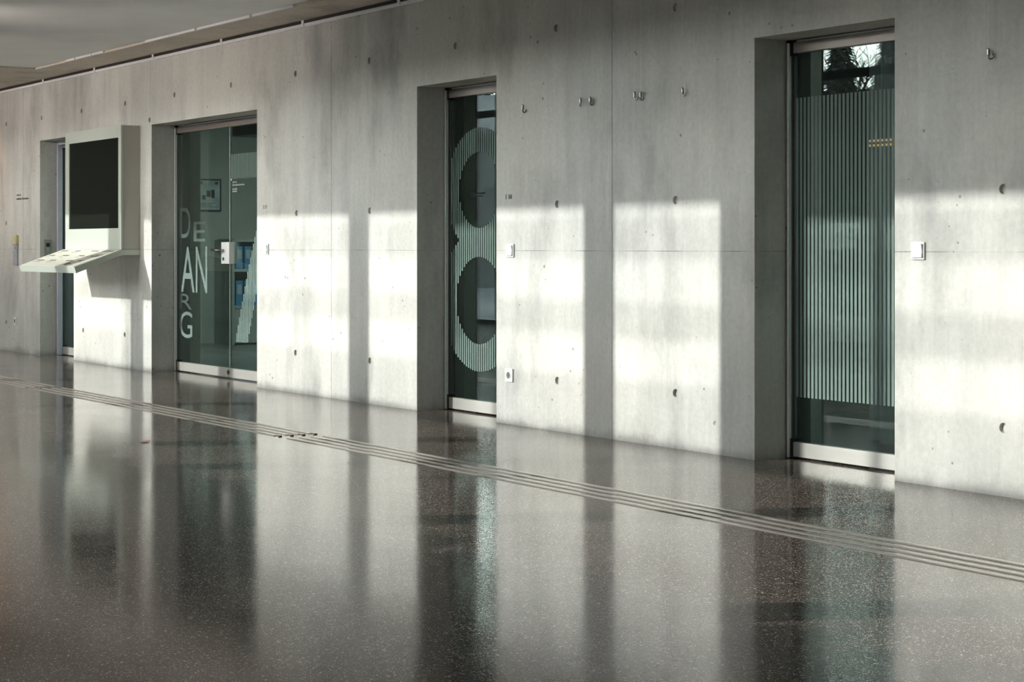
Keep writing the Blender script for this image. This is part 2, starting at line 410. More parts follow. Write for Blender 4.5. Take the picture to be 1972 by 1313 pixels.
for i, wx in enumerate((-15.49, -14.2, -11.41, -8.565, -7.35, -5.22, -3.03)):
    bm = bmesh.new(); cx = wx - AZ * 4.8
    cyl(bm, (0, 0, 0), (0, 0, 4.4), 0.135, 0.135, 40)
    o = obj('round_column', bm, 'concrete', smooth=True, loc=(cx, -4.8, 0)); 
    for p in o.data.polygons:
        if len(p.vertices) > 4: p.use_smooth = False
    o['kind'] = 'structure'; o.name = 'wall_column_%d' % (i + 1)

# ------------------------------------------------------------------ rooms behind the doors
def room(tagname, x0, x1, y1, mat, fmat, h=2.7):
    struct('wall_%s_back' % tagname, mb(((x0, y1, 0), (x1, y1 + 0.1, h))), mat)
    struct('wall_%s_left' % tagname, mb(((x0 - 0.1, WT + 0.001, 0), (x0, y1, h))), mat)
    struct('wall_%s_right' % tagname, mb(((x1, WT + 0.001, 0), (x1 + 0.1, y1, h))), mat)
    struct('floor_%s' % tagname, mb(((x0, 0.501, -0.12), (x1, y1, 0))), fmat)
    struct('ceiling_%s' % tagname, mb(((x0, WT + 0.001, h), (x1, y1, h + 0.1))), mat)
room('office', -19.3, -12.6, 4.6, 'plaster', 'officefloor')
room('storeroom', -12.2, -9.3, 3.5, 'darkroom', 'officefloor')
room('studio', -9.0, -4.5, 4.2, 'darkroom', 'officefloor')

# ------------------------------------------------------------------ doors
def stripes(poly_test, x0, x1, z0, z1, pitch=0.0282, fill=0.60, dz=0.002):
    """vertical film stripes clipped to a shape: every stripe is a run of thin slabs where the test holds"""
    bm = bmesh.new(); x = x0
    while x < x1:
        xm = x + pitch * fill / 2; z = z0; start = None
        while z <= z1 + dz:
            ins = z < z1 and poly_test(xm, z)
            if ins and start is None: start = z
            if not ins and start is not None:
                box(bm, (x, 0.2300, start), (x + pitch * fill, 0.2308, z)); start = None
            z += dz
        x += pitch
    return bm
def door(n, x0, x1, split=None):
    root = bpy.data.objects.new('door_%d' % n, None); COL.objects.link(root); root['kind'] = 'structure'
    # frame: dark rebate and a pale edge strip on each jamb
    e = 0.001
    obj('door_frame', mb(((x0 + e, 0.212, 0.001), (x0 + 0.012, 0.236, HEAD - e)), ((x0 + e, 0.262, 0.001), (x0 + 0.05, 0.33, HEAD - e)), ((x1 - 0.05, 0.262, 0.001), (x1 - e, 0.33, HEAD - e)), ((x1 - 0.012, 0.212, 0.001), (x1 - e, 0.236, HEAD - e)), ((x0 + 0.012, 0.25, 2.112), (x1 - 0.012, 0.33, HEAD - e))), 'darksteel', root)
    obj('edge_strip', mb(((x0 + 0.0125, 0.203, 0.004), (x0 + 0.0255, 0.262, 2.105)), ((x1 - 0.024, 0.218, 0.004), (x1 - 0.012, 0.262, 2.105)), bevel=0.001), 'stripmetal', root)
    obj('head_strip', mb(((x0 + 0.06, 0.225, 2.108), (x1 - 0.026, 0.245, 2.117))), 'stripmetal', root)
    leaves = [(x0 + 0.048, x1 - 0.03)] if split is None else [(x0 + 0.048, split - 0.003), (split + 0.003, x1 - 0.03)]
    leaf_objs = []
    for a, b in leaves:
        bm = mb(((a, 0.232, 0.06), (b, 0.242, 2.07)))
        g = obj('glass_pane', bm, 'glass', root); leaf_objs.append(g)
        obj('bottom_rail', mb(((a, 0.214, 0.010), (b, 0.260, 0.084)), bevel=0.0015), 'alu', root)
        obj('top_rail', mb(((a, 0.214, 2.052), (b, 0.260, 2.107)), bevel=0.0015), 'bronze', root)
    obj('pivot_block', mb(((x0 + 0.026, 0.214, 2.04), (x0 + 0.047, 0.262, 2.107))), 'black', root)
    obj('pivot_foot', mb(((x0 + 0.026, 0.214, 0.004), (x0 + 0.047, 0.262, 0.10))), 'black', root)
    obj('hinge_seal', mb(((x0 + 0.026, 0.222, 0.10), (x0 + 0.031, 0.250, 2.04)), ((x0 + 0.041, 0.232, 0.10), (x0 + 0.0475, 0.244, 2.04))), 'seal', root)
    return root
d1 = door(1, *DOORS[0])
d2 = door(2, *DOORS[1], split=-14.053)
d3 = door(3, *DOORS[2])
d4 = door(4, *DOORS[3])
# door 1 has a wider pale frame strip
obj('frame_cover', mb(((-18.03, 0.165, 0.003), (-17.99, 0.2115, 2.118)), ((-18.03, 0.17, 2.085), (-17.10, 0.2115, 2.118))), simple('blue_grey_lacquer', (0.45, 0.47, 0.55), 0.4), d1)
# door 4: one field of vertical stripes
obj('striped_film', stripes(lambda x, z: True, -7.17, -6.27, 0.312, 1.826), 'film', d4)
# door 3: the numeral 8
def eight(x, z):
    cx = -10.209
    lo = math.hypot(x - cx, z - 0.726); up = math.hypot(x - cx, z - 1.438)
    return (lo < 0.457 or up < 0.403) and lo > 0.281 and up > 0.245
obj('striped_film', stripes(eight, -10.555, -9.675, 0.26, 1.85, 0.0262), 'film', d3)
# door 2: the numeral 7 on the right leaf
def seven(x, z):
    if 1.625 < z < 1.825: return -14.03 < x < -13.09
    if 0.303 < z <= 1.63:
        t = (z - 0.303) / (1.63 - 0.303)
        l = -13.945 + t * 0.62 - 0.03 * math.sin(math.pi * t); return l < x < l + 0.235
    return False
obj('striped_film', stripes(seven, -14.03, -13.09, 0.30, 1.83, 0.0262), 'film', d2)
def letters(txt, x, z, w, h, d, name='lettering', mat='letterfilm', y=0.2308):
    bm = text_bm(txt, w, h, 0.0008); move_bm(bm, (x, y, z)); return obj(name, bm, mat, d)
letters('A', -15.06, 0.686, 0.29, 0.388, d2); letters('N', -14.745, 0.686, 0.235, 0.388, d2)
letters('G', -15.09, 0.294, 0.27, 0.225, d2); letters('R', -15.09, 0.54, 0.26, 0.13, d2, mat='dimfilm')
letters('E', -14.79, 1.12, 0.24, 0.165, d2, mat='dimfilm'); letters('D', -15.08, 1.15, 0.22, 0.26, d2, mat='dimfilm')
# small white text on the right leaf
bm = bmesh.new()
rnd = random.Random(8)
def scribble(bm, x0, x1, z0, h, y=0.2306, plane='y'):
    x = x0
    while x < x1:
        w = h * rnd.uniform(0.35, 0.7); k = rnd.random()
        box(bm, (x, y, z0), (x + h * 0.16, y + 0.0006, z0 + h * rnd.choice((0.7, 1.0))))
        if k < 0.6: box(bm, (x + w * 0.7, y, z0), (x + w * 0.7 + h * 0.14, y + 0.0006, z0 + h * 0.68))
        if k > 0.25: box(bm, (x, y, z0 + h * rnd.choice((0.0, 0.3, 0.55))), (x + w * 0.8, y + 0.0006, z0 + h * 0.14 + h * rnd.choice((0.0, 0.3, 0.55))))
        x += w + h * 0.22
box(bm, (-14.035, 0.2300, 1.613), (-14.02, 0.2306, 1.630))
for a, b, z in ((-14.003, -13.92, 1.593), (-14.003, -13.775, 1.570), (-14.003, -13.92, 1.537), (-14.003, -13.92, 1.518)):
    scribble(bm, a, b, z, 0.0135)
obj('white_text', bm, 'paleprint', d2)
bm = bmesh.new()
scribble(bm, -10.33, -10.135, 1.412, 0.014); scribble(bm, -10.31, -10.165, 1.393, 0.014)
obj('dark_text', bm, 'ink', d3)
# lock case, lever, cylinder, floor bolt on the double door
lc = obj('lock_case', mb(((-14.125, 0.185, 0.935), (-13.972, 0.262, 1.112)), bevel=0.004), 'whiteplastic', d2)
bm = bmesh.new()
cyl(bm, (-14.075, 0.186, 1.045), (-14.075, 0.135, 1.045), 0.010, seg=14)
tube(bm, [(-14.075, 0.137, 1.045), (-14.10, 0.133, 1.0455), (-14.15, 0.133, 1.047), (-14.21, 0.133, 1.048)], 0.0095, 12)
obj('lever_handle', bm, 'chrome', lc, smooth=True)
bm = bmesh.new(); cyl(bm, (-14.075, 0.186, 0.975), (-14.075, 0.180, 0.975), 0.014, seg=20); obj('lock_cylinder', bm, 'chrome', lc, smooth=False)
bm = bmesh.new(); cyl(bm, (-14.035, 0.2135, 0.052), (-14.035, 0.205, 0.052), 0.019, seg=20); cyl(bm, (-14.035, 0.2049, 0.052), (-14.035, 0.203, 0.052), 0.008, seg=12)
obj('floor_lock', bm, 'chrome', d2)
obj('centre_profile', mb(((-14.056, 0.229, 0.09), (-14.050, 0.2455, 2.05))), 'stripmetal', d2)

# ------------------------------------------------------------------ things in the rooms
o = obj('ventilation_duct', mb(((-14.5, 0.4505, 2.0), (-12.7, 0.75, 2.3)), bevel=0.01), 'black'); tag(o, 'black duct box over the right leaf inside the office', 'duct')
bk = thing('bookcase', (-19.05, 2.97, 0), 'grey open bookcase seen through the right leaf of the double door', 'bookcase')
def shift(bm, v): return move_bm(bm, v)
obj('side_panel', mb(((-0.25, -0.55, 0), (0.22, -0.52, 1.15))), 'shelfboard', bk)
obj('side_panel', mb(((-0.25, 0.52, 0), (0.22, 0.55, 1.15))), 'shelfboard', bk)
obj('back_panel', mb(((-0.249, -0.52, 0.03), (-0.235, 0.52, 1.13))), 'shelfboard', bk)
for z in (0.02, 0.40, 0.80, 1.13):
    obj('shelf', mb(((-0.235, -0.52, z), (0.22, 0.52, z + 0.03))), 'shelfboard', bk)
obj('base_panel', mb(((0.15, -0.52, 0.05), (0.21, 0.52, 0.40))), 'shelfboard', bk)
k = 0
for z, z_lab in ((0.431, 'lower'), (0.831, 'upper')):
    y = 2.47
    for i in range(6):
        w = 0.10; h = 0.27 if z < 0.6 else 0.25; mt = ('blue', 'blue', 'beige' if z > 0.6 else 'blue', 'blue', 'black', 'blue')[i]
        b = thing('ring_binder', (-19.0, y + w / 2, z), '', 'binder', 'ring binders in the grey bookcase')
        obj('cover', mb(((-0.14, -0.04, 0), (0.14, 0.04, h)), bevel=0.003), mt, b)
        obj('spine_label', mb(((0.1405, -0.025, h * 0.45), (0.1415, 0.025, h * 0.85))), 'paper', b)
        b['label'] = '%s ring binder %s on the %s shelf of the grey bookcase' % ({'blue': 'blue', 'beige': 'beige', 'black': 'black'}[mt],
            ('first from the near end', 'second from the near end', 'third from the near end', 'fourth from the near end', 'fifth from the near end', 'at the far end')[i], z_lab)
        y += 0.105
nf = thing('framed_notice', (-19.3, 2.35, 1.65), 'framed notice with diagram on the office wall behind the double door', 'notice')
obj('frame', mb(((0.001, -0.145, -0.18), (0.016, 0.145, -0.165)), ((0.001, -0.145, 0.165), (0.016, 0.145, 0.18)), ((0.001, -0.145, -0.165), (0.016, -0.132, 0.165)), ((0.001, 0.132, -0.165), (0.016, 0.145, 0.165))), 'black', nf)
pp = obj('paper', mb(((0.001, -0.132, -0.165), (0.006, 0.132, 0.165))), 'paper', nf)
bm = bmesh.new()
for a, b, c, d_ in ((-0.11, 0.12, -0.075, 0.15), (0.07, 0.12, 0.11, 0.15), (-0.03, -0.02, 0.02, 0.05), (0.03, -0.03, 0.07, 0.06), (-0.08, -0.05, -0.04, 0.0), (-0.11, -0.135, 0.11, -0.130), (-0.11, -0.115, 0.05, -0.110), (-0.11, -0.095, 0.09, -0.090)):
    box(bm, (0.0061, a, b), (0.0066, c, d_))
obj('diagram', bm, 'ink', pp)
# studio: voile curtain and slim warm lamp
bm = bmesh.new(); N = 150; A = []; B = []; xx0, xx1 = -7.27, -5.6
for i in range(N + 1):
    t = i / N; x = xx0 + (xx1 - xx0) * t; yy = 0.83 + 0.035 * math.sin(t * 62) + 0.012 * math.sin(t * 151)
    A.append(bm.verts.new((x, yy, 0.045 + 0.006 * math.sin(t * 40)))); B.append(bm.verts.new((x, 0.83 + (yy - 0.83) * 0.7, 2.62)))
for i in range(N): bm.faces.new((A[i], A[i + 1], B[i + 1], B[i]))
bmesh.ops.solidify(bm, geom=list(bm.faces), thickness=0.002)
cu = obj('voile_curtain', bm, 'curtain', smooth=True); tag(cu, 'sheer white floor-length curtain behind the rightmost glass door', 'curtain')
lp = thing('pendant_lamp', (-6.6, 0.68, 1.595), 'slim warm double-rod lamp glowing behind the rightmost glass door', 'lamp')
m, nt, out = new_mat('warm_tube'); em = nt.nodes.new('ShaderNodeEmission'); em.inputs[0].default_value = (1.0, 0.55, 0.25, 1); em.inputs[1].default_value = 0.75; L(nt, em.outputs[0], out.inputs[0]); M['tube'] = m
for dz in (0.0, 0.024):
    bm = bmesh.new(); cyl(bm, (-0.51, 0, dz), (0.5, 0, dz), 0.0065, seg=10); obj('light_tube', bm, 'tube', lp)
obj('lamp_rod', mb(((-0.002, -0.002, 0.02), (0.002, 0.002, 1.105))), 'darksteel', lp)

ol = thing('studio_ceiling_lamp', (-5.7, 1.3, 2.69), 'flat white ceiling lamp in the dark room behind the rightmost glass door', 'ceiling lamp')  # unseen lamp added to light up the curtain
obj('lamp_tray', mb(((-0.5, -0.12, -0.03), (0.5, 0.12, 0.0))), 'whiteplastic', ol)
la = bpy.data.lights.new('studio_light', 'AREA'); la.shape = 'RECTANGLE'; la.size = 0.9; la.size_y = 0.2; la.energy = 28; la.color = (0.95, 0.98, 1)
lo = bpy.data.objects.new('studio_light', la); COL.objects.link(lo); lo.parent = ol; lo.location = (0, 0, -0.035)
# ------------------------------------------------------------------ information kiosk on the wall
ki = thing('information_kiosk', (-16.115, 0, 1.05), 'pale green wall-mounted kiosk with dark screen and sloping ledge', 'kiosk')
kx = lambda x: x + 16.115
kz = lambda z: z - 1.05
obj('housing', mb(((kx(-16.815), -0.160, 0.002), (kx(-15.415), -0.0005, kz(2.128))), bevel=0.003), 'kioskside', ki)
x0, x1, zb, zt = kx(-16.817), kx(-15.413), 0.002, kz(2.128); sx0, sx1, sz0, sz1 = kx(-16.719), kx(-15.478), kz(1.236), kz(2.023)
obj('bezel', mb(((x0, -0.176, zb), (sx0, -0.1602, zt)), ((sx1, -0.176, zb), (x1, -0.1602, zt)), ((sx0, -0.176, zb), (sx1, -0.1602, sz0)), ((sx0, -0.176, sz1), (sx1, -0.1602, zt))), 'kiosk', ki)
obj('screen', mb(((sx0, -0.168, sz0), (sx1, -0.1602, sz1))), 'screen', ki)
bm = bmesh.new()
prism_x(bm, [(-0.0005, 0.0), (-0.176, 0.0), (-0.594, kz(0.902)), (-0.577, kz(0.848)), (-0.22, kz(0.985)), (-0.15, kz(1.002)), (-0.0005, kz(1.002))], kx(-16.87), kx(-15.413))
sh = obj('sloping_ledge', bm, 'kiosk', ki)
# relief panel with raised plan lines and lettering on the ledge
sl_ang = math.atan2(0.148, 0.418)
def on_ledge(o):
    o.location = (0, -0.176, 0.0006); o.rotation_euler = (sl_ang, 0, 0)
pn = obj('relief_panel', mb(((kx(-16.84), -0.435, 0.0), (kx(-15.45), -0.008, 0.002))), 'paneltop', ki); on_ledge(pn)
bm = bmesh.new(); rnd = random.Random(11)
def flat(bm, xa, ya, xb, yb): box(bm, (xa, ya, 0.0022), (xb, yb, 0.0034))
for bx in (-0.66, -0.30, 0.12, 0.42):
    for r_ in range(3):
        yy = -0.06 - r_ * 0.125
        if rnd.random() < 0.85:
            x = bx
            while x < bx + rnd.uniform(0.12, 0.26):
                w = rnd.uniform(0.012, 0.028); flat(bm, x, yy, x + w * 0.35, yy + 0.022); flat(bm, x, yy + 0.006 * rnd.randint(0, 2), x + w, yy + 0.006 * rnd.randint(0, 2) + 0.007); x += w + 0.008
        if rnd.random() < 0.6: flat(bm, bx, yy - 0.03, bx + rnd.uniform(0.08, 0.2), yy - 0.026)
for a, b, c, d_ in ((0.30, -0.40, 0.36, -0.35), (0.37, -0.41, 0.40, -0.36), (0.41, -0.39, 0.47, -0.375), (0.30, -0.34, 0.45, -0.333), (0.46, -0.20, 0.62, -0.19), (0.46, -0.15, 0.64, -0.14), (0.62, -0.19, 0.63, -0.14), (0.40, -0.06, 0.66, -0.045)):
    flat(bm, a, b, c, d_)
obj('relief_print', bm, simple('grey_print', (0.10, 0.10, 0.09), 0.5), pn)

# ------------------------------------------------------------------ switches, sockets, signs
def switch(loc, label, group=None):
    t = thing('light_switch', loc, label, 'light switch', group)
    obj('frame_plate', mb(((-0.040, -0.010, -0.040), (0.040, -0.0003, 0.040)), bevel=0.002), 'whiteplastic', t)
    bm = bmesh.new(); prism_x(bm, [(-0.0102, 0.032), (-0.0215, 0.030), (-0.015, 0.0), (-0.0205, -0.030), (-0.0102, -0.032)], -0.032, 0.032)
    obj('rocker', bm, 'whiteplastic', t)
    return t
s1 = switch((-6.085, 0, 1.054), 'white rocker switch right of the rightmost glass door')
copy_tree(s1, (-9.476, 0, 1.05), 'white rocker switch under the E 08 sign')
copy_tree(s1, (-12.877, 0, 1.055), 'white rocker switch under the E 07 sign, beside the double door')
t = thing('wall_socket', (-9.487, 0, 0.297), 'white wall socket low under the E 08 sign and switch', 'socket')
bm = mb(((-0.040, -0.010, -0.040), (0.040, -0.0003, 0.040)), bevel=0.002); obj('frame_plate', bm, 'whiteplastic', t)
bm = bmesh.new(); cyl(bm, (0, -0.0101, 0), (0, -0.013, 0), 0.0255, seg=28); ins = obj('socket_ring', bm, 'whiteplastic', t)
bm = bmesh.new(); cyl(bm, (0, -0.0131, 0), (0, -0.0134, 0), 0.0205, seg=28); obj('socket_well', bm, simple('dark_socket', (0.12, 0.13, 0.12), 0.5), t)
bm = bmesh.new(); cyl(bm, (-0.0095, -0.0135, 0), (-0.0095, -0.0138, 0), 0.003, seg=10); cyl(bm, (0.0095, -0.0135, 0), (0.0095, -0.0138, 0), 0.003, seg=10); obj('pin_hole', bm, 'black', t)
copy_tree(t, (-18.786, 0, 0.317), 'white wall socket low on the far left wall')
bm = bmesh.new()
t = thing('intercom_panel', (-18.043, 0.077, 1.06), 'steel intercom panel in the concrete jamb behind the ledge', 'intercom')
obj('face_plate', mb(((0.0005, -0.036, -0.085), (0.014, 0.036, 0.085)), bevel=0.002), simple('grey_steel', (0.33, 0.34, 0.31), 0.4, 0.5), t)
obj('display', mb(((0.0142, -0.019, 0.015), (0.0155, 0.019, 0.052))), 'black', t)
bm = bmesh.new()
for z in (-0.06, -0.045, -0.03): box(bm, (0.0142, -0.02, z), (0.0152, 0.02, z + 0.004))
cyl(bm, (0.0142, 0, -0.008), (0.017, 0, -0.008), 0.012, seg=20); obj('speaker_slots', bm, 'greyplastic', t)
for i, (z0, z1, mt, lab) in enumerate(((0.887, 0.952, 'greyplastic', 'grey push-button box, lowest of the stack on the far left wall'),
        (0.954, 1.026, 'greyplastic', 'grey push-button box, middle one of the stack on the far left wall'),
        (1.028, 1.100, 'greyplastic', 'grey push-button box, top one of the stack on the far left wall'))):
    t = thing('button_box', (-18.76, 0, (z0 + z1) / 2), lab, 'button box', 'grey button boxes on the far left wall')
    h = (z1 - z0) / 2
    obj('case', mb(((-0.06, -0.022, -h), (0.06, -0.0005, h)), bevel=0.003), 'greyplastic', t)
    obj('button', mb(((-0.022, -0.027, -0.018), (0.022, -0.0225, 0.018)), bevel=0.002), 'greyplastic', t)
o = obj('call_point', mb(((-0.05, -0.03, -0.045), (0.05, -0.0005, 0.045)), ((-0.03, -0.034, -0.03), (0.03, -0.0305, 0.03)), bevel=0.002), 'yellow', loc=(-18.745, 0, 1.148)); tag(o, 'pale yellow box above the grey button boxes, far left wall', 'alarm box')
def sign(txt, x, z, w, h, label):
    bm = text_bm(txt, w, h, 0.0008); o = obj('room_number', bm, 'ink', loc=(x, -0.0003, z)); tag(o, label, 'room number'); return o
sign('E 08', -9.534, 1.362, 0.070, 0.027, 'black room number E 08 printed above the switch and low socket')
sign('E 07', -12.936, 1.362, 0.070, 0.026, 'black room number E 07 printed above the switch beside the double door')
bm = bmesh.new(); rnd = random.Random(5)
scribble(bm, -18.765, -18.62, 1.592, 0.022, y=-0.0012); scribble(bm, -18.765, -18.385, 1.552, 0.022, y=-0.0012); o = obj('wall_inscription', bm, 'ink'); tag(o, 'two lines of small black print on the far left wall', 'inscription')

# ------------------------------------------------------------------ gallery rail with clips; hooks on wires
gr = thing('gallery_rail', (-10, 0, 2.685), 'white picture rail running along the top of the concrete wall', 'picture rail')
bm = bmesh.new(); prism_x(bm, [(-0.0005, 0.013), (-0.010, 0.013), (-0.016, 0.008), (-0.016, -0.010), (-0.012, -0.014), (-0.0005, -0.014)], -9.6, 14.9)
obj('rail_profile', bm, 'railwhite', gr)
for x in (-19.302, -17.905, -16.491, -15.085, -13.669, -12.237, -10.822, -9.4, -7.98, -6.56):
    obj('clip', mb(((x + 10 - 0.018, -0.020, -0.0135), (x + 10 + 0.018, -0.0163, 0.034)), ((x + 10 - 0.014, -0.016, 0.0135), (x + 10 + 0.014, -0.004, 0.0345))), 'railwhite', gr)
struct('trim_3', mb(((-25, -0.012, 2.6995), (5, -0.0005, 2.7195))), 'darksteel')  # dark strip standing in for the shadowed gap above the rail
def hook(x, z, rot, label, size=1.0):
    t = thing('picture_hook', (x, -0.020, z), label, 'picture hook', 'picture hooks hanging on thin wires')
    t.rotation_euler = (0, 0, rot)
    bm = bmesh.new(); cyl(bm, (0, 0, 0.01), (0, 0, 2.67 - z), 0.0007, seg=6); obj('wire', bm, 'railwhite', t)
    bm = bmesh.new(); cyl(bm, (0, 0, -0.006), (0, 0, 0.018), 0.0078, seg=14); cyl(bm, (0, 0, 0.018), (0, 0, 0.024), 0.0078, 0.003, seg=14); obj('clamp', bm, 'chrome', t, smooth=False)
    bm = bmesh.new()
    pts = [(0, 0, -0.006)] + [(0.010 - 0.010 * math.cos(a), 0, -0.012 - 0.011 * math.sin(a)) for a in [math.pi * k / 10 for k in range(0, 11)]] + [(0.021, 0, -0.006)]
    tube(bm, pts, 0.0040, 8); obj('hook_bend', bm, 'chrome', t, smooth=True)
    return t
H = [(-9.315, 1.897, 1.3, 'leftmost hook on a wire, alone right of the E 08 door'), (-8.717, 1.897, 2.6, 'open wire hook left of the wall seam, turned sideways'),
     (-8.620, 1.896, 1.4, 'closed dark wire hook immediately left of the wall seam'), (-8.204, 1.897, 0.3, 'left hook of the close pair right of the wall seam'),
     (-8.148, 1.893, 1.5, 'right hook of the close pair right of the wall seam'), (-7.779, 1.889, 0.0, 'single round hook between seam and rightmost glass door'),
     (-5.652, 1.905, 0.5, 'hook high on the wall right of the rightmost glass door')]
for h in H: hook(*h)

# ------------------------------------------------------------------ floor guidance strips
YS = [-1.268, -1.342, -1.416, -1.490]
SEG = [(-22.0, -13.97, 'far left'), (-13.80, -9.63, 'middle'), (-9.46, 3.0, 'long right')]
ORD = ['nearest the wall', 'second from the wall', 'third from the wall', 'farthest from the wall']
for (a, b, sn) in SEG:
    for y, on in zip(YS, ORD):
        bm = bmesh.new(); prism_x(bm, [(y - 0.0165, 0.0002), (y - 0.013, 0.0035), (y - 0.007, 0.0044), (y + 0.007, 0.0044), (y + 0.013, 0.0035), (y + 0.0165, 0.0002)], a, b)
        o = obj('guide_strip', bm, 'steel'); tag(o, 'ribbed steel floor strip of the %s run, %s of four' % (sn, on), 'floor strip', 'steel guide strips of the %s run' % sn)
for y, on in zip(YS, ORD):
    bm = bmesh.new(); cyl(bm, (-9.575, y, 0.0002), (-9.575, y, 0.006), 0.013, 0.010, 16)
    o = obj('floor_stud', bm, 'darksteel'); tag(o, 'small dark stud at the strip gap, %s' % on, 'stud', 'floor studs at the gap')
bm = bmesh.new(); vs = [bm.verts.new(p) for p in ((-0.035, -0.02, 0.001), (0.03, -0.028, 0.004), (0.04, 0.012, 0.002), (0.0, 0.026, 0.006), (-0.03, 0.018, 0.002))]
f = bm.faces.new(vs); bmesh.ops.solidify(bm, geom=[f], thickness=0.002)
o = obj('paper_scrap', bm, 'orange', loc=(-9.716, -2.238, 0.002)); tag(o, 'small orange paper scrap lying on the dark floor', 'scrap')

# warm spotlight beyond the left edge of the frame
sp = thing('ceiling_spotlight', (-19.75, -0.13, 2.72), 'warm ceiling spotlight above the far left wall', 'spotlight')
bm = bmesh.new(); cyl(bm, (0, 0, 0), (0, 0, -0.06), 0.05, seg=24); obj('lamp_body', bm, 'whiteplastic', sp)
ld = bpy.data.lights.new('spot_glow', 'SPOT'); ld.energy = 45; ld.color = (1.0, 0.45, 0.16); ld.spot_size = math.radians(115); ld.spot_blend = 0.9; ld.shadow_soft_size = 0.03
lo = bpy.data.objects.new('spot_glow', ld); COL.objects.link(lo); lo.parent = sp; lo.location = (0, 0, -0.07); lo.rotation_euler = (math.radians(20), 0, 0)
for i_, x_ in enumerate((-19.2, -17.2, -15.2, -13.2)):  # fill spots added out of view to brighten the upper left wall
    w_ = thing('wall_washer', (x_, -3.15, 2.738), 'white ceiling wall-washer, %s from the left of the four' % ('first', 'second', 'third', 'fourth')[i_], 'spotlight', 'wall washers on the low ceiling')
    bm = bmesh.new(); cyl(bm, (0, 0, 0), (0, 0, -0.03), 0.03, seg=20); cyl(bm, (0, 0.0, -0.03), (0, 0.05, -0.12), 0.045, 0.05, 24); obj('lamp_body', bm, 'whiteplastic', w_)
    ld = bpy.data.lights.new('washer_beam', 'SPOT'); ld.energy = 120 - 12 * i_; ld.color = (1.0, 0.88, 0.80); ld.spot_size = math.radians(75); ld.spot_blend = 1.0; ld.shadow_soft_size = 0.06
    lo = bpy.data.objects.new('washer_beam', ld); COL.objects.link(lo); lo.parent = w_; lo.location = (0, 0.07, -0.15); lo.rotation_euler = Vector((0, 3.1, -0.35)).to_track_quat('-Z', 'Z').to_euler()
# fill lamp added out of view (hidden above the door head) that lights the room behind the double door
ol = thing('office_ceiling_lamp', (-16.5, 2.4, 2.69), 'flat white ceiling lamp in the office behind the double door', 'ceiling lamp')
obj('lamp_tray', mb(((-0.7, -0.15, -0.03), (0.7, 0.15, 0.0))), 'whiteplastic', ol)
la = bpy.data.lights.new('office_light', 'AREA'); la.shape = 'RECTANGLE'; la.size = 1.3; la.size_y = 0.25; la.energy = 60; la.color = (0.95, 1, 0.98)
lo = bpy.data.objects.new('office_light', la); COL.objects.link(lo); lo.parent = ol; lo.location = (0, 0, -0.035)

# ------------------------------------------------------------------ outdoors, seen mirrored in the glass
def terrain():
    bm = bmesh.new(); rnd = random.Random(1); nx, ny = 60, 50
    def h(x, y):
        d = -y - 9
        z = -0.05
        if d > 20: z += (d - 20) * 0.19 + 0.8 * math.sin(x * 0.11) * min(1, (d - 20) / 20)
        return z + 0.10 * math.sin(x * 0.7 + y * 0.4) * min(1, max(0, d / 4)) 
    G = [[bm.verts.new((-150 + 200 * i / nx, -7.5 - 110 * (j / ny) ** 1.5, h(-150 + 200 * i / nx, -7.5 - 110 * (j / ny) ** 1.5))) for j in range(ny + 1)] for i in range(nx + 1)]
    for i in range(nx):
        for j in range(ny): bm.faces.new((G[i][j], G[i + 1][j], G[i + 1][j + 1], G[i][j + 1]))
    return bm, h
bm, hgt = terrain()
for f in bm.faces: pass
gnd = obj('snowy_ground', bm, 'snow', smooth=True); gnd['kind'] = 'structure'; gnd.name = 'ground'
gnd.data.materials.append(M['hill'])
for p in gnd.data.polygons:
    if p.center.y < -36: p.material_index = 1

def bare_tree(seed, height):
    rnd = random.Random(seed); bm = bmesh.new()
    def br(p, d, l, r, lev):
        n = 3 if lev < 3 else 2; pts = [p]; rs = [r]
        for k in range(n):
            d = (d + Vector((rnd.uniform(-1, 1), rnd.uniform(-1, 1), rnd.uniform(-0.3, 0.6))) * 0.22).normalized()
            p = p + d * (l / n); pts.append(p); rs.append(r * (1 - 0.35 * (k + 1) / n))
        tube(bm, pts, rs, 6 if lev < 2 else 4)
        if lev >= 6: return
        for k in range(5 if 1 <= lev <= 3 else 3):
            a = rnd.uniform(0, 2 * math.pi); s = rnd.uniform(0.5, 0.95)
            q = pts[-1] if k == 0 else pts[rnd.randint(1, n)]
            o_ = Vector((math.cos(a), math.sin(a), rnd.uniform(0.05, 0.5)))
            br(q, (d * 0.75 + o_ * s).normalized(), l * rnd.uniform(0.6, 0.8), max(0.009, rs[-1] * rnd.uniform(0.72, 0.95)), lev + 1)
    br(Vector((0, 0, -0.2)), Vector((0, 0, 1)), height * 0.26, height * 0.024, 0)
    return bm
protos = [obj('bare_tree', bare_tree(s, 9.0), 'bark') for s in (3, 7, 12)]
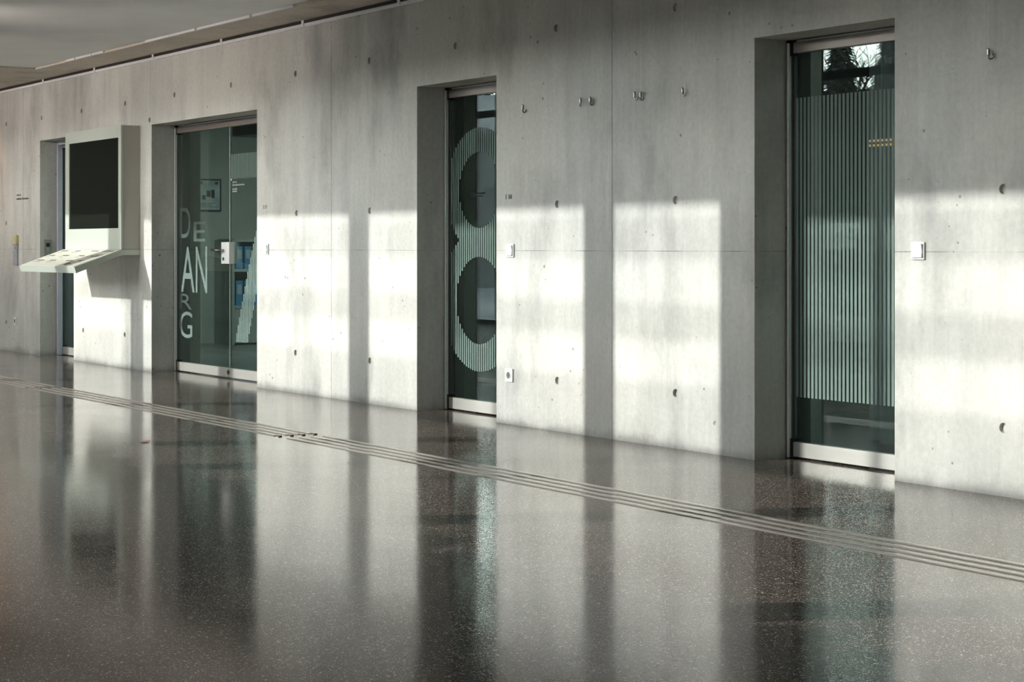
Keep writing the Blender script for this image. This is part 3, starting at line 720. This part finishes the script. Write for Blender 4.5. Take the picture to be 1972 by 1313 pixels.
def conifer(seed):
    rnd = random.Random(seed); bm = bmesh.new()
    for k in range(240):
        z = 0.5 + 7.2 * (k / 240); rad = (8.0 - z) * 0.24 + 0.1; a = k * 2.4
        for q in range(2):
            aa = a + q * 3.1; dr = rad * rnd.uniform(0.8, 1.1); c, s = math.cos(aa), math.sin(aa); w = 0.20 * dr + 0.07
            p0 = Vector((0.05 * c, 0.05 * s, z)); p1 = Vector((dr * c, dr * s, z - 0.28 * dr)); n = Vector((-s, c, 0)) * w
            pm = (p0 + p1) / 2 + Vector((0, 0, 0.08))
            v = [bm.verts.new(x) for x in (p0, pm + n, p1, pm - n, pm + Vector((0, 0, -0.08)))]
            bm.faces.new((v[0], v[1], v[2], v[3])); bm.faces.new((v[0], v[4], v[1])); bm.faces.new((v[1], v[4], v[2])); bm.faces.new((v[2], v[4], v[3])); bm.faces.new((v[3], v[4], v[0]))
    return bm
cprotos = [obj('fir_tree', conifer(s), 'conifer') for s in (1, 2)]
def trunk_part(o):
    bm = bmesh.new(); cyl(bm, (0, 0, -0.3), (0, 0, 7.9), 0.14, 0.02, 8); obj('trunk', bm, 'bark', o)
for c in cprotos: trunk_part(c)
rnd = random.Random(21)
ORIGIN = Vector((0, 6.6, 0))
nb = nc = 0
def put(protos_, loc, s, label, cat, grp, first):
    src = protos_[rnd.randrange(len(protos_))] if not first else protos_[first - 1]
    if first: o = src
    else:
        o = src.copy(); COL.objects.link(o)
        for ch in list(src.children):
            d = ch.copy(); COL.objects.link(d); d.parent = o
    o.location = loc; o.scale = (s, s, s * rnd.uniform(0.9, 1.15)); o.rotation_euler = (0, 0, rnd.uniform(0, 6.28))
    tag(o, label, cat, grp)
def fan(deg, t):
    a = math.radians(deg); return ORIGIN + Vector((-math.cos(a), -math.sin(a), 0)) * t
spots = []
taken = [(Vector((-47, -23.5, 0)), 10.5)]
def free(p, r):
    if abs(p.y + 20.5) < r and -36.5 - r < p.x < -14.5 + r: return False
    return all((p - q).length > (r + s_) for q, s_ in taken)
def scatter(n, d0, d1, t0, t1, s0, s1, rr):
    got = []; tries = 0
    while len(got) < n and tries < 3000:
        tries += 1; p = fan(rnd.uniform(d0, d1), rnd.uniform(t0, t1)); s = rnd.uniform(s0, s1)
        if free(p, rr * s): taken.append((p, rr * s)); got.append((p, s))
    return got
for dg_, t_, s_ in ((41.2, 31.0, 0.60), (47.2, 31.2, 0.60), (43.3, 35.5, 0.78), (37.3, 36.3, 0.66)):
    q = fan(dg_, t_); taken.append((q, 2.6 * s_)); spots.append((q, s_))
firspots = []
for dg_, t_, s_ in ((46.2, 50, 1.25), (45.3, 61, 1.35), (50.5, 60, 1.3), (44.4, 74, 0.8)):
    q = fan(dg_, t_); taken.append((q, 2.0 * s_)); firspots.append((q, s_))
spots += scatter(8, 40.5, 46.5, 46, 80, 0.8, 1.1, 3.4) + scatter(5, 29.5, 35, 58, 85, 0.8, 1.1, 3.4)
for i, (p, s) in enumerate(spots):
    put(protos, (p.x, p.y, hgt(p.x, p.y)), s, 'bare snow-dusted tree mirrored in the glass doors', 'tree', 'bare winter trees outside', i + 1 if i < 3 else 0)
for i, (p, s) in enumerate(firspots + scatter(9, 40, 47, 70, 105, 0.9, 1.4, 2.1) + scatter(5, 29, 35, 70, 105, 0.9, 1.4, 2.1)):
    put(cprotos, (p.x, p.y, hgt(p.x, p.y)), s, 'dark fir tree on the hillside mirrored in the glass doors', 'tree', 'firs on the hillside', i + 1 if i < 2 else 0)
for dg_, t_, s_ in ((29.6, 70, 1.6), (33.2, 66, 1.6), (31.4, 78, 1.7), (35.6, 76, 1.5)):
    q = fan(dg_, t_)
    if free(q, 1.6 * s_):
        taken.append((q, 1.6 * s_)); put(cprotos, (q.x, q.y, hgt(q.x, q.y)), s_, 'dark fir tree on the hillside mirrored in the glass doors', 'tree', 'firs on the hillside', 0)
# snow-covered hedge with snowy kerb, 3 m outside the facade, and an unseen second hedge added nearer the sun to shade the hall floor
def hedge(name, x0, x1, y0, y1, z0, z1, n, seed):
    rnd = random.Random(seed); bm = bmesh.new(); box(bm, (x0 + 0.1, y0 + 0.12, 0.0), (x1 - 0.1, y1 - 0.12, z1 - 0.12))
    for k in range(n):
        p = Vector((rnd.uniform(x0, x1), rnd.uniform(y0, y1), rnd.uniform(z0, z1) if rnd.random() < 0.65 else z1 + rnd.uniform(-0.08, 0.10)))
        a = Vector((rnd.uniform(-1, 1), rnd.uniform(-1, 1), rnd.uniform(-0.6, 0.6))).normalized() * rnd.uniform(0.04, 0.09); b = a.orthogonal().normalized() * rnd.uniform(0.02, 0.05)
        bm.faces.new([bm.verts.new(p + q) for q in (a, b, -a, -b)])
    return obj(name, bm, 'hedge')
h1 = hedge('garden_hedge', -21.5, -12.5, -10.7, -9.7, 0.25, 0.92, 26000, 3); tag(h1, 'snow-covered garden hedge mirrored in the rightmost glass door', 'hedge')
h2 = hedge('garden_hedge', -14.5, -5.9, -9.2, -8.4, 0.25, 2.30, 12000, 5); tag(h2, 'tall clipped hedge outside the glazed side of the hall', 'hedge')
o = obj('kerb_wall', mb(((-24, -9.6, -0.1), (-12.5, -9.42, 0.20)), bevel=0.03), 'snow'); tag(o, 'low white kerb in front of the snowy hedge', 'kerb')
gw = thing('garden_wall', (-27, -20.5, 0), 'long grey garden wall with snow on top, mirrored in the doors', 'wall')
obj('wall_body', mb(((-9, -0.12, -0.2), (12, 0.12, 1.45))), 'plaster', gw); obj('snow_cap', mb(((-9.03, -0.17, 1.45), (12.03, 0.17, 1.58)), bevel=0.04), 'snow', gw)
nh = thing('neighbour_house', (-47, -23.5, 0), 'grey house with snowy eaves mirrored in the E 08 door', 'house')
nh.rotation_euler = (0, 0, math.radians(-30))
obj('wall', mb(((-6, -4, -0.5), (6, 4, 3.9))), simple('grey_render', (0.20, 0.22, 0.23), 0.8, 0, 0.2, 2, 0.3), nh)
bm = bmesh.new(); prism_x(bm, [(-4.7, 3.9), (4.7, 3.9), (4.7, 4.2), (0.3, 5.6), (-0.3, 5.6), (-4.7, 4.2)], -6.6, 6.6); rf = obj('roof', bm, 'snow', nh)
obj('eaves_board', mb(((-6.62, 4.7, 3.85), (6.62, 4.78, 4.15))), 'darksteel', rf)
for x in (-4, -1, 2):
    w = obj('window', mb(((x, 4.001, 1.0), (x + 1.4, 4.06, 2.4))), 'whiteplastic', nh)
    obj('pane', mb(((x + 0.1, 4.061, 1.1), (x + 1.3, 4.07, 2.3))), 'screen', w)
bpy.context.view_layer.update()
